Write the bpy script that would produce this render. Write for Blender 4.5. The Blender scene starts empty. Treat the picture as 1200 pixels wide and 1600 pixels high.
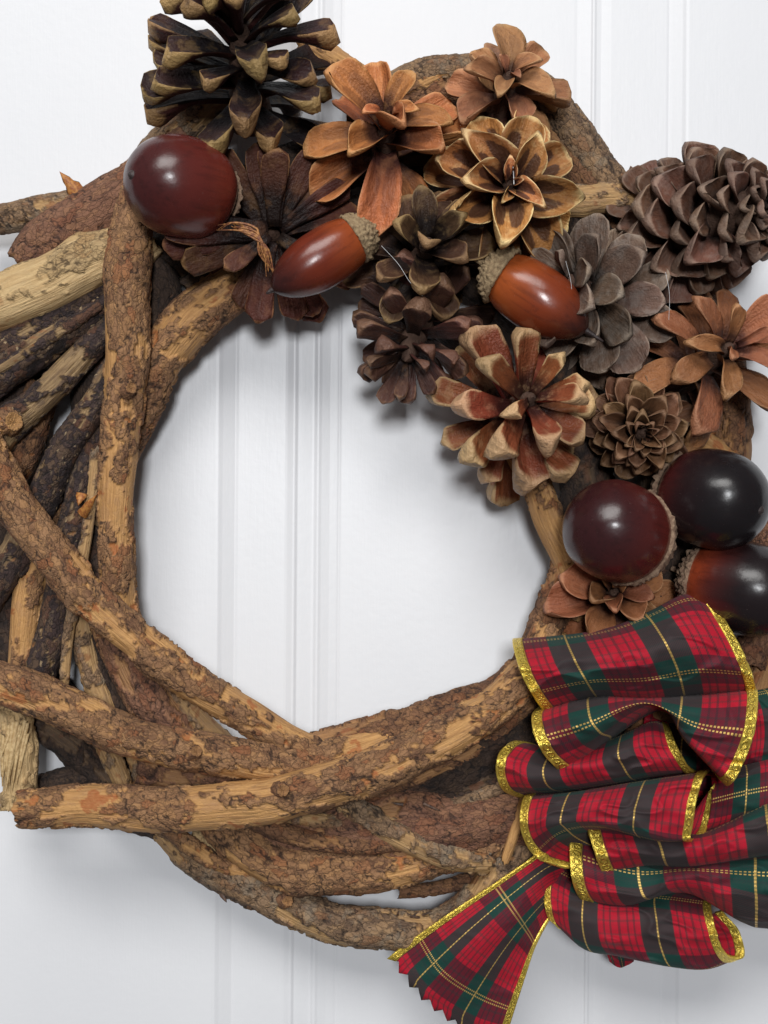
import bpy, math, random
import numpy as np
from mathutils import Vector, Matrix, Quaternion

# ------------------------------------------------------------------ scale of the place
S = 0.0003            # metres per unit of layout (one unit = 0.3 mm)
D = 2000.0            # camera distance from the door, in units (0.6 m)
sc = bpy.context.scene
col = sc.collection

# ------------------------------------------------------------------ camera
cam_d = bpy.data.cameras.new('camera')
cam = bpy.data.objects.new('camera', cam_d); col.objects.link(cam)
cam.location = (0, -D * S, 0)
cam.rotation_euler = (math.radians(90), 0, 0)
cam_d.sensor_fit = 'VERTICAL'
cam_d.sensor_height = 24.0
cam_d.lens = 12.0 / (800.0 / D)
cam_d.clip_start = 0.01
cam_d.clip_end = 50
cam_d.dof.use_dof = False
sc.camera = cam

# ------------------------------------------------------------------ light
world = bpy.data.worlds.new('World'); sc.world = world
world.use_nodes = True
bg = world.node_tree.nodes['Background']
bg.inputs[0].default_value = (0.92, 0.94, 1.0, 1)
bg.inputs[1].default_value = 0.09

def area(name, loc, target, sx, sy, power, color):
    l = bpy.data.lights.new(name, 'AREA'); l.shape = 'RECTANGLE'
    l.size = sx; l.size_y = sy; l.energy = power; l.color = color
    o = bpy.data.objects.new(name, l); col.objects.link(o)
    o.location = loc
    o.rotation_euler = (Vector(target) - Vector(loc)).to_track_quat('-Z', 'Y').to_euler()
    return o
area('ceiling_light', (-0.45, -2.3, 2.05), (0, 0, 0.0), 1.8, 1.2, 72.0, (1.0, 0.985, 0.96))
area('window_light', (0.04, -1.9, 0.28), (0, 0, 0), 0.26, 0.30, 20.0, (0.96, 0.98, 1.0))

sc.view_settings.view_transform = 'Standard'
sc.view_settings.look = 'None'
sc.view_settings.exposure = 0.0
sc.view_settings.gamma = 1.0
sc.view_settings.use_curve_mapping = False
sc.render.engine = 'CYCLES'
sc.cycles.use_denoising = True
sc.cycles.max_bounces = 6

# ------------------------------------------------------------------ helpers
def kk(d): return (D - d) / D
def P(px, py, d):
    k = kk(d)
    return Vector(((px - 600) * S * k, -d * S, (800 - py) * S * k))
def Pn(a):
    a = np.asarray(a, float); k = (D - a[:, 2]) / D
    return np.stack([(a[:, 0] - 600) * S * k, -a[:, 2] * S, (800 - a[:, 1]) * S * k], 1)
def V(r, u, t):       # right, up, towards the room
    return Vector((r, -t, u))

def tag(o, label=None, cat=None, group=None, kind=None):
    if label: o['label'] = label
    if cat: o['category'] = cat
    if group: o['group'] = group
    if kind: o['kind'] = kind
    return o
def empty(name, loc, q=None):
    o = bpy.data.objects.new(name, None); col.objects.link(o)
    o.empty_display_size = 0.01
    o.location = loc
    if q is not None:
        o.rotation_mode = 'QUATERNION'; o.rotation_quaternion = q
    return o
def link(name, me, parent=None):
    o = bpy.data.objects.new(name, me); col.objects.link(o)
    if parent: o.parent = parent
    return o
def mesh(name, v, f, mat=None, smooth=True):
    me = bpy.data.meshes.new(name)
    v = np.asarray(v, np.float32)
    me.from_pydata(v.tolist() if len(v) < 50 else [tuple(x) for x in v.tolist()], [], f)
    if smooth: me.polygons.foreach_set('use_smooth', np.ones(len(me.polygons), bool))
    if mat: me.materials.append(mat)
    me.update()
    return me
def grid_mesh(name, verts, nr, nc, mat, wrap=False):
    """fast quad grid, nr rows of nc columns (wrap closes the columns)"""
    r = np.arange(nr - 1)[:, None]; ncq = nc if wrap else nc - 1
    c = np.arange(ncq)[None, :]; c2 = (c + 1) % nc
    q = np.stack([r * nc + c, r * nc + c2, (r + 1) * nc + c2, (r + 1) * nc + c], -1).reshape(-1, 4)
    me = bpy.data.meshes.new(name)
    me.vertices.add(len(verts)); me.vertices.foreach_set('co', np.asarray(verts, np.float32).ravel())
    me.loops.add(q.size); me.loops.foreach_set('vertex_index', q.ravel().astype(np.int32))
    me.polygons.add(len(q)); me.polygons.foreach_set('loop_start', np.arange(0, q.size, 4, dtype=np.int32))
    me.polygons.foreach_set('use_smooth', np.ones(len(q), bool))
    me.materials.append(mat)
    me.update(calc_edges=True); me.validate()
    return me
def attr(me, name, data, typ='FLOAT'):
    a = me.attributes.new(name, typ, 'POINT')
    a.data.foreach_set('vector' if typ == 'FLOAT_VECTOR' else 'value', np.asarray(data, np.float32).ravel())

def catmull(pts, n=None, step=None):
    """resample a polyline (any dims) smoothly at even arc length"""
    p = np.asarray(pts, float)
    if len(p) == 2: p = np.array([p[0], (p[0] + p[1]) / 2, p[1]])
    e = np.vstack([2 * p[0] - p[1], p, 2 * p[-1] - p[-2]])
    out = []
    for i in range(1, len(e) - 2):
        t = np.linspace(0, 1, 24, endpoint=False)[:, None]
        a, b, c, d = e[i - 1], e[i], e[i + 1], e[i + 2]
        out.append(.5 * (2 * b + (c - a) * t + (2 * a - 5 * b + 4 * c - d) * t ** 2 + (3 * b - a - 3 * c + d) * t ** 3))
    out.append(p[-1:]); q = np.vstack(out)
    L = np.r_[0, np.cumsum(np.linalg.norm(np.diff(q[:, :3], axis=0), axis=1))]
    if n is None: n = max(3, int(L[-1] / step) + 1)
    s = np.linspace(0, L[-1], n)
    return np.stack([np.interp(s, L, q[:, j]) for j in range(q.shape[1])], 1), s

# ---- numpy noise
def _h(ix, iy, iz, k=0):
    with np.errstate(over='ignore'):
        x = (ix.astype(np.uint32) * np.uint32(374761393) + iy.astype(np.uint32) * np.uint32(668265263)
             + iz.astype(np.uint32) * np.uint32(2147483647) * np.uint32(3) + np.uint32((k * 974634777 + 12345) & 0xffffffff))
        x = (x ^ (x >> np.uint32(13))) * np.uint32(1274126177)
        x = (x ^ (x >> np.uint32(16))) * np.uint32(2246822519)
        x = x ^ (x >> np.uint32(13))
    return x.astype(np.float64) / 4294967295.0
def vnoise(p, k=0):
    p = np.asarray(p, float); i = np.floor(p).astype(np.int64); f = p - i; f = f * f * (3 - 2 * f)
    r = 0
    for dx in (0, 1):
        wx = f[:, 0] if dx else 1 - f[:, 0]
        for dy in (0, 1):
            wy = f[:, 1] if dy else 1 - f[:, 1]
            for dz in (0, 1):
                wz = f[:, 2] if dz else 1 - f[:, 2]
                r = r + wx * wy * wz * _h(i[:, 0] + dx, i[:, 1] + dy, i[:, 2] + dz, k)
    return r * 2 - 1
def fbm(p, o=3, k=0):
    a, r, t = 1.0, 0, 0
    for j in range(o):
        r = r + a * vnoise(np.asarray(p) * 2 ** j, k + j); t += a; a *= .5
    return r / t
def voronoi(p, k=0):
    p = np.asarray(p, float); i = np.floor(p).astype(np.int64)
    f1 = np.full(len(p), 9.0); f2 = np.full(len(p), 9.0); idr = np.zeros(len(p))
    for dx in (-1, 0, 1):
        for dy in (-1, 0, 1):
            for dz in (-1, 0, 1):
                a, b, c = i[:, 0] + dx, i[:, 1] + dy, i[:, 2] + dz
                q = np.stack([a + _h(a, b, c, k), b + _h(a, b, c, k + 1), c + _h(a, b, c, k + 2)], 1)
                d = np.linalg.norm(q - p, axis=1)
                m = d < f1
                f2 = np.where(m, f1, np.minimum(f2, d)); idr = np.where(m, _h(a, b, c, k + 3), idr); f1 = np.where(m, d, f1)
    return f1, f2, idr
def sstep(a, b, x):
    t = np.clip((x - a) / (b - a), 0, 1); return t * t * (3 - 2 * t)

# ------------------------------------------------------------------ node helper
class NT:
    def __init__(self, name, rough=0.6):
        self.m = bpy.data.materials.new(name); self.m.use_nodes = True
        self.t = self.m.node_tree; self.b = self.t.nodes['Principled BSDF']
        self.b.inputs['Roughness'].default_value = rough
    def n(self, typ, **kw):
        x = self.t.nodes.new(typ)
        for k, v in kw.items(): setattr(x, k, v)
        return x
    def l(self, a, b): self.t.links.new(a, b)
    def put(self, sock, v):
        if hasattr(v, 'is_linked'): self.l(v, sock)
        elif isinstance(v, tuple) and len(v) == 3 and sock.type == 'RGBA': sock.default_value = (*v, 1)
        else: sock.default_value = v
    def math(self, op, a, b=0.0, c=None, clamp=False):
        x = self.n('ShaderNodeMath', operation=op, use_clamp=clamp)
        self.put(x.inputs[0], a); self.put(x.inputs[1], b)
        if c is not None: self.put(x.inputs[2], c)
        return x.outputs[0]
    def mix(self, f, a, b, mode='MIX'):
        x = self.n('ShaderNodeMix', data_type='RGBA', blend_type=mode)
        self.put(x.inputs['Factor'], f); self.put(x.inputs[6], a); self.put(x.inputs[7], b)
        return x.outputs[2]
    def step(self, a, b, x, interp='SMOOTHSTEP'):
        m = self.n('ShaderNodeMapRange', interpolation_type=interp, clamp=True) if interp == 'LINEAR' else self.n('ShaderNodeMapRange', interpolation_type=interp)
        self.put(m.inputs[0], x); m.inputs[1].default_value = a; m.inputs[2].default_value = b
        return m.outputs[0]
    def noise(self, vec, scale, detail=3, rough=.55, out=0):
        x = self.n('ShaderNodeTexNoise'); x.inputs['Scale'].default_value = scale
        x.inputs['Detail'].default_value = detail; x.inputs['Roughness'].default_value = rough
        if vec is not None: self.l(vec, x.inputs['Vector'])
        return x.outputs[out]
    def vmul(self, vec, s):
        x = self.n('ShaderNodeVectorMath', operation='MULTIPLY'); self.l(vec, x.inputs[0]); x.inputs[1].default_value = s
        return x.outputs[0]
    def attr(self, name, out='Fac'):
        x = self.n('ShaderNodeAttribute', attribute_name=name); return x.outputs[out]
    def obj(self): return self.n('ShaderNodeTexCoord').outputs['Object']
    def bump(self, h, strength, dist):
        x = self.n('ShaderNodeBump'); x.inputs['Strength'].default_value = strength; x.inputs['Distance'].default_value = dist
        self.l(h, x.inputs['Height']); self.l(x.outputs[0], self.b.inputs['Normal'])
    def color(self, c): self.put(self.b.inputs['Base Color'], c)
    def rough(self, v): self.put(self.b.inputs['Roughness'], v)

# ------------------------------------------------------------------ materials
def door_material():
    t = NT('white_door_paint', .38)
    o = t.obj()
    n = t.noise(o, 9, 3)
    t.color(t.mix(t.step(.3, .7, n), (.695, .70, .722), (.715, .72, .74)))
    g = t.noise(t.vmul(o, (1, 1, .07)), 900, 2)
    h = t.math('ADD', t.math('MULTIPLY', g, .5), t.noise(o, 260, 3))
    h = t.math('ADD', h, t.math('MULTIPLY', t.noise(t.vmul(o, (1, 1, .4)), 26, 2), 3.0))
    t.bump(h, .16, .0005)
    t.rough(t.math('ADD', .36, t.math('MULTIPLY', n, .12)))
    return t.m

def bark_material(name, c1, c2, c3, crev, wood1, wood2, orange, speck=0.0, speckcol=(.5, .4, .26), lichen=0.0):
    t = NT(name, .78)
    bc = t.attr('bc', 'Vector'); peel = t.attr('peel'); cell = t.attr('cell'); crack = t.attr('crack'); orng = t.attr('orng')
    # distorted coordinates so that no flake keeps a straight outline
    dn = t.n('ShaderNodeTexNoise'); dn.inputs['Scale'].default_value = .11; dn.inputs['Detail'].default_value = 3; t.l(bc, dn.inputs['Vector'])
    dm = t.n('ShaderNodeVectorMath', operation='MULTIPLY_ADD'); t.l(dn.outputs['Color'], dm.inputs[0]); dm.inputs[1].default_value = (16, 12, 12); t.l(bc, dm.inputs[2])
    dbc = dm.outputs[0]
    def flakes(scale, st):
        v = t.n('ShaderNodeTexVoronoi'); v.inputs['Scale'].default_value = scale; t.l(t.vmul(dbc, (st, 1, 1)), v.inputs['Vector'])
        e = t.n('ShaderNodeTexVoronoi', feature='DISTANCE_TO_EDGE'); e.inputs['Scale'].default_value = scale; t.l(t.vmul(dbc, (st, 1, 1)), e.inputs['Vector'])
        sx = t.n('ShaderNodeSeparateColor'); t.l(v.outputs['Color'], sx.inputs[0])
        return sx.outputs[0], sx.outputs[1], e.outputs['Distance']
    fa, fb, fe = flakes(.075, .55)
    ga, gb, ge = flakes(.17, .45)
    n1 = t.noise(t.vmul(bc, (.5, 1, 1)), .040, 5, .62); n2 = t.noise(t.vmul(bc, (.5, 1, 1)), .30, 4, .65)
    fib = t.noise(t.vmul(bc, (.05, 1, 1)), .34, 4, .6)
    bark = t.mix(t.math('ADD', t.math('MULTIPLY', cell, .4), t.math('MULTIPLY', fa, .6)), c1, c2)
    bark = t.mix(t.step(.46, .66, n1), bark, c3)
    bark = t.mix(t.math('MULTIPLY', t.step(.62, .70, gb), .55), bark, t.mix(.55, c2, wood2))        # thin flakes lifted off, paler layer below
    bark = t.mix(t.math('MULTIPLY', t.step(.84, .90, fb), .60), bark, t.mix(.5, c1, orange))        # rusty inner layer
    bark = t.mix(t.math('MULTIPLY', t.step(.42, .62, n2), .35), bark, t.mix(.6, bark, c2))
    bark = t.mix(t.math('MULTIPLY', t.step(.57, .74, t.noise(bc, .55, 3, .7)), .50), bark, crev)
    bark = t.mix(t.math('MULTIPLY', t.step(.045, .0, ge), .35), bark, crev)
    bark = t.mix(t.math('MULTIPLY', t.step(.05, .0, fe), .45), bark, crev)
    if lichen > 0:
        bark = t.mix(t.math('MULTIPLY', t.step(.5, .62, t.noise(bc, .03, 4, .7)), lichen), bark, (.27, .245, .19))
    if speck > 0:
        v = t.n('ShaderNodeTexVoronoi'); v.inputs['Scale'].default_value = .10; t.l(t.vmul(dbc, (.6, 1, 1)), v.inputs['Vector'])
        sp = t.step(.34, .20, t.math('ADD', v.outputs['Distance'], t.math('MULTIPLY', n2, .2)))
        gate = t.step(.47, .57, t.noise(t.vmul(bc, (.35, 1, 1)), .045, 3, .6))
        bark = t.mix(t.math('MULTIPLY', t.math('MULTIPLY', sp, speck), t.math('ADD', .25, t.math('MULTIPLY', gate, .75))), bark, speckcol)
        streak = t.math('MULTIPLY', t.step(.57, .66, t.noise(t.vmul(dbc, (.13, 1, 1)), .085, 3, .6)), speck * .5)
        bark = t.mix(streak, bark, t.mix(n2, speckcol, c2))
    bark = t.mix(t.math('MULTIPLY', t.step(.6, .05, crack), .8), bark, crev)
    wood = t.mix(t.step(.34, .66, fib), wood1, wood2)
    wood = t.mix(t.math('MULTIPLY', t.step(.58, .72, t.noise(t.vmul(bc, (.10, 1, 1)), .20, 3)), .55), wood, c1)
    wood = t.mix(t.math('MULTIPLY', t.step(.50, .72, n1), .7), wood, t.mix(.6, wood, c2))
    wood = t.mix(t.math('MULTIPLY', t.step(.72, .80, ga), .30), wood, c2)
    c = t.mix(peel, bark, wood)
    c = t.mix(t.math('MULTIPLY', orng, t.math('ADD', .25, t.math('MULTIPLY', n2, .8)), clamp=True), c, orange)
    t.color(c)
    relief = t.math('ADD', t.math('MULTIPLY', t.step(0, .09, ge), .35), t.math('ADD', t.math('MULTIPLY', t.step(0, .09, fe), .5), t.math('MULTIPLY', ga, .5)))
    hb = t.math('ADD', relief, t.math('MULTIPLY', n2, 1.0))
    h = t.math('ADD', t.math('MULTIPLY', hb, t.math('SUBTRACT', 1.0, t.math('MULTIPLY', peel, .8))), t.math('MULTIPLY', fib, t.math('ADD', .4, peel)))
    t.bump(h, .75, .0011)
    t.rough(t.math('SUBTRACT', .85, t.math('MULTIPLY', peel, .18)))
    return t.m

BARK = {
 'pine': bark_material('pine_bark', (.205, .096, .043), (.365, .200, .096), (.125, .056, .028), (.022, .010, .006),
                       (.56, .305, .110), (.41, .205, .070), (.33, .080, .016)),
 'brown': bark_material('brown_bark', (.150, .066, .032), (.265, .133, .064), (.090, .040, .022), (.022, .010, .007),
                        (.40, .205, .080), (.28, .135, .050), (.26, .075, .020)),
 'dark': bark_material('dark_speckled_bark', (.030, .017, .017), (.062, .036, .030), (.018, .011, .012), (.008, .005, .005),
                       (.33, .215, .10), (.18, .105, .045), (.22, .08, .024), .9, (.42, .30, .17)),
 'black': bark_material('dark_inner_bark', (.030, .017, .012), (.060, .034, .022), (.017, .010, .008), (.008, .005, .005),
                        (.12, .07, .034), (.07, .04, .02), (.12, .045, .02), .25, (.16, .11, .07)),
 'yellow': bark_material('pale_yellow_bark', (.38, .245, .110), (.50, .350, .180), (.30, .190, .090), (.070, .042, .020),
                         (.60, .420, .205), (.48, .310, .140), (.34, .17, .06)),
 'mauve': bark_material('mauve_bark', (.165, .072, .041), (.265, .130, .074), (.105, .045, .029), (.024, .011, .008),
                        (.38, .200, .082), (.27, .13, .055), (.25, .075, .025)),
 'grey': bark_material('grey_bark', (.175, .100, .054), (.310, .200, .115), (.095, .055, .034), (.022, .012, .008),
                       (.48, .295, .125), (.34, .190, .078), (.25, .09, .028), lichen=.3),
}

# ------------------------------------------------------------------ the door
def build_door():
    prof = [(-1400, 0), (336, 0), (341, -1), (347, -5), (362, -12), (366, -14), (371, -13), (374, -13), (444, -13), (448, -12.4),
            (457, -7.6), (460, -8), (464, -12), (470, -13.2), (487, -17), (490, -17), (494, -13.6), (497, -13.5), (501, -16), (514, -20),
            (526, -22), (529, -23.2), (532, -22.0), (540, -22),
            (893, -22), (898, -22.4), (903, -22), (920, -17), (922, -14), (925, -13.6), (928, -16), (936, -17), (946, -14), (950, -12.6),
            (1038, -13), (1042, -14), (1047, -12), (1062, -5), (1067, -1), (1071, 0), (2600, 0)]
    zs = np.linspace(-1500, 1500, 3)
    v = np.array([[(x - 600) * S, -d * .7 * S, z * S] for z in zs for x, d in prof])
    me = grid_mesh('door', v, len(zs), len(prof), door_material())
    me.polygons.foreach_set('use_smooth', np.zeros(len(me.polygons), bool))
    o = link('door', me); o.rotation_euler = (0, math.radians(0.45), 0)
    m = o.modifiers.new('soft_edges', 'BEVEL'); m.width = .0003; m.segments = 2; m.limit_method = 'ANGLE'; m.angle_limit = math.radians(8)
    tag(o, 'white painted door with vertical panel mouldings behind the wreath', kind='structure')
build_door()

# ------------------------------------------------------------------ the wreath of branches
wreath = empty('branch_wreath', P(530, 1480, 30))
tag(wreath, 'rustic ring of thick bark covered branches woven together, hung on the white door', 'wreath')
WI = Matrix.Translation(wreath.location).inverted()
wloc = np.array(wreath.location)

def branch(pts, rad, style, seed, peel=.35, th=5.0, cellsz=(46, 24), res=3.2, caps=(True, True), flat=0.0, rag=6.0, name='branch', wob=.17, parent=None):
    """pts: (px, py, depth); rad: radii in the same units along the path"""
    th = th * 1.25
    rng = np.random.RandomState(seed)
    base = np.array(pts, float)
    r_in = np.interp(np.linspace(0, 1, len(base)), np.linspace(0, 1, len(rad)), rad)
    r_in = np.maximum(r_in - th * .55, 4)
    q, s = catmull(np.c_[base, r_in], step=res)
    n = len(q); R = q[:, 3]
    c = q[:, :3].copy()
    c[:, 0] += wob * R * fbm(np.c_[s / 130, np.full(n, seed), s * 0], 2, seed) * 1.5
    c[:, 1] += wob * R * fbm(np.c_[s / 130, np.full(n, seed + 50.), s * 0], 2, seed) * 1.5
    nt = max(14, int(2 * math.pi * R.max() / res))
    k = (D - c[:, 2]) / D
    W = np.stack([(c[:, 0] - 600) * k, -c[:, 2], (800 - c[:, 1]) * k], 1)       # world, in units
    T = np.gradient(W, axis=0); T /= np.linalg.norm(T, axis=1)[:, None]
    N = np.zeros_like(T); a = np.array([0, -1.0, 0.05]); 
    for i in range(n):
        a = a - T[i] * a.dot(T[i]); a /= np.linalg.norm(a); N[i] = a
    B = np.cross(T, N)
    th_ = np.linspace(0, 2 * math.pi, nt, endpoint=False)
    ct, st = np.cos(th_), np.sin(th_)
    RR = (R * k)
    ss = np.repeat(s, nt); rr = np.repeat(RR, nt); cc = np.tile(ct, n); sn = np.tile(st, n)
    bc = np.stack([ss, cc * rr, sn * rr], 1)
    off = rng.rand(3) * 500
    q0 = bc + off
    lump = fbm(q0 / np.array([95, 42, 42]), 3, seed) * wob
    # knots
    for _ in range(rng.randint(1, 4)):
        k0 = rng.uniform(.1, .9) * s[-1]; t0 = rng.uniform(0, 2 * math.pi)
        dth = np.angle(np.exp(1j * (np.arctan2(sn, cc) - t0)))
        lump = lump + rng.uniform(.08, .2) * np.exp(-((ss - k0) / (rr * .55)) ** 2 - (dth / .6) ** 2)
    warp = np.stack([fbm(q0 / 22, 3, seed + 7), fbm(q0 / 22, 3, seed + 8), fbm(q0 / 22, 3, seed + 9)], 1)
    qv = (q0 + warp * 24) / np.array([cellsz[0], cellsz[1], cellsz[1]])
    f1, f2, cid = voronoi(qv, seed)
    crack = sstep(.0, .10, f2 - f1)
    g1, g2, cid2 = voronoi((q0 + warp * 15) / np.array([cellsz[0] * .45, cellsz[1] * .5, cellsz[1] * .5]), seed + 3)
    crack2 = sstep(.0, .12, g2 - g1)
    low = fbm(q0 / np.array([95, 42, 42]), 2, seed + 11)
    pv = low * .9 + (cid - .5) * .55 + (cid2 - .5) * .25
    pv = pv + .22 * fbm(q0 / np.array([26, 9, 9]), 3, seed + 41)
    thr = np.quantile(pv, 1 - peel) if 0 < peel < 1 else (9 if peel == 0 else -9)
    pe = sstep(-.02, .02, pv - thr)
    orng = ((pe > .5) & (cid2 > .86) & (cid > .76)).astype(float)
    fibre = fbm(q0 / np.array([60, 5, 5]), 2, seed + 5)
    hb = th * (.45 + .55 * cid) * (.35 + .65 * crack) + th * .35 * crack2 * cid2 + th * .28 * fbm(q0 / np.array([16, 8, 8]), 2, seed + 21)
    hw = fibre * th * .22
    h = hb * .8 * (1 - pe) + hw * pe
    if rag:      # ends torn unevenly
        u = ss / s[-1]
        e0 = np.exp(-ss / 25.0); e1 = np.exp(-(s[-1] - ss) / 25.0)
        jag = fbm(np.stack([cc * 2.2 + off[0], sn * 2.2, off[2] + ss * 0], 1), 3, seed + 31) * rag * 2
        sh = jag * (e1 - e0)
    else: sh = 0 * ss
    rad_f = rr * (1 + lump) + h
    v = np.repeat(W, nt, 0) + np.repeat(N, nt, 0) * (rad_f * cc * (1 - flat))[:, None] + np.repeat(B, nt, 0) * (rad_f * sn)[:, None] + np.repeat(T, nt, 0) * sh[:, None]
    rows = [v.reshape(n, nt, 3)]; at = dict(bc=[bc.reshape(n, nt, 3)], peel=[pe.reshape(n, nt)], cell=[np.clip(cid * .7 + cid2 * .3, 0, 1).reshape(n, nt)],
                                          crack=[np.minimum(crack, .4 + .6 * crack2).reshape(n, nt)], orng=[orng.reshape(n, nt)])
    def cap(i, sg, front):
        ring = rows[0 if not front else 0][i]; cen = ring.mean(0)
        rr_, aa = [], []
        for f_, dz in ((.93, 1.0), (.80, .2), (.5, -1.5), (.22, -2.0), (.02, -2.2)):
            x = cen + (ring - cen) * f_ + T[i] * sg * dz
            x = x + T[i] * (np.array([rng.randn() for _ in range(nt)]) * .7)[:, None]
            rr_.append(x); aa.append(f_)
        return rr_, aa
    vv = [rows[0]]; order = []
    for i, sg, on in ((0, -1, caps[0]), (n - 1, 1, caps[1])):
        if not on: order.append(None); continue
        order.append(cap(i, sg, False))
    def stack(key, base_, val):
        pre = [np.broadcast_to(val, base_.shape[1:])[None].copy()] * 5 if order[0] else []
        post = [np.broadcast_to(val, base_.shape[1:])[None].copy()] * 5 if order[1] else []
        return np.concatenate(pre + [base_] + post, 0)
    allv = np.concatenate(([np.array(order[0][0][::-1])] if order[0] else []) + [rows[0]] + ([np.array(order[1][0])] if order[1] else []), 0)
    nr = allv.shape[0]
    bcs = at['bc'][0]
    capbc = lambda i: np.array([[[s[i] + j * 40, 0, 0]] * nt for j in range(5)]) + bcs[i][None] * np.array([.9, .75, .5, .25, .02])[:, None, None] * np.array([0, 1, 1])
    bcl = ([capbc(0)[::-1]] if order[0] else []) + [bcs] + ([capbc(n - 1)] if order[1] else [])
    bca = np.concatenate(bcl, 0)
    me = grid_mesh(name, allv.reshape(-1, 3) * S - (wloc if parent is None else 0), nr, nt, BARK[style], wrap=True)
    attr(me, 'bc', bca.reshape(-1, 3), 'FLOAT_VECTOR')
    attr(me, 'peel', stack('peel', at['peel'][0], 1.0).ravel())
    attr(me, 'cell', stack('cell', at['cell'][0], .5).ravel())
    attr(me, 'crack', stack('crack', at['crack'][0], 1.0).ravel())
    attr(me, 'orng', stack('orng', at['orng'][0], 0.0).ravel())
    o = link(name, me, wreath)
    return o

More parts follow.
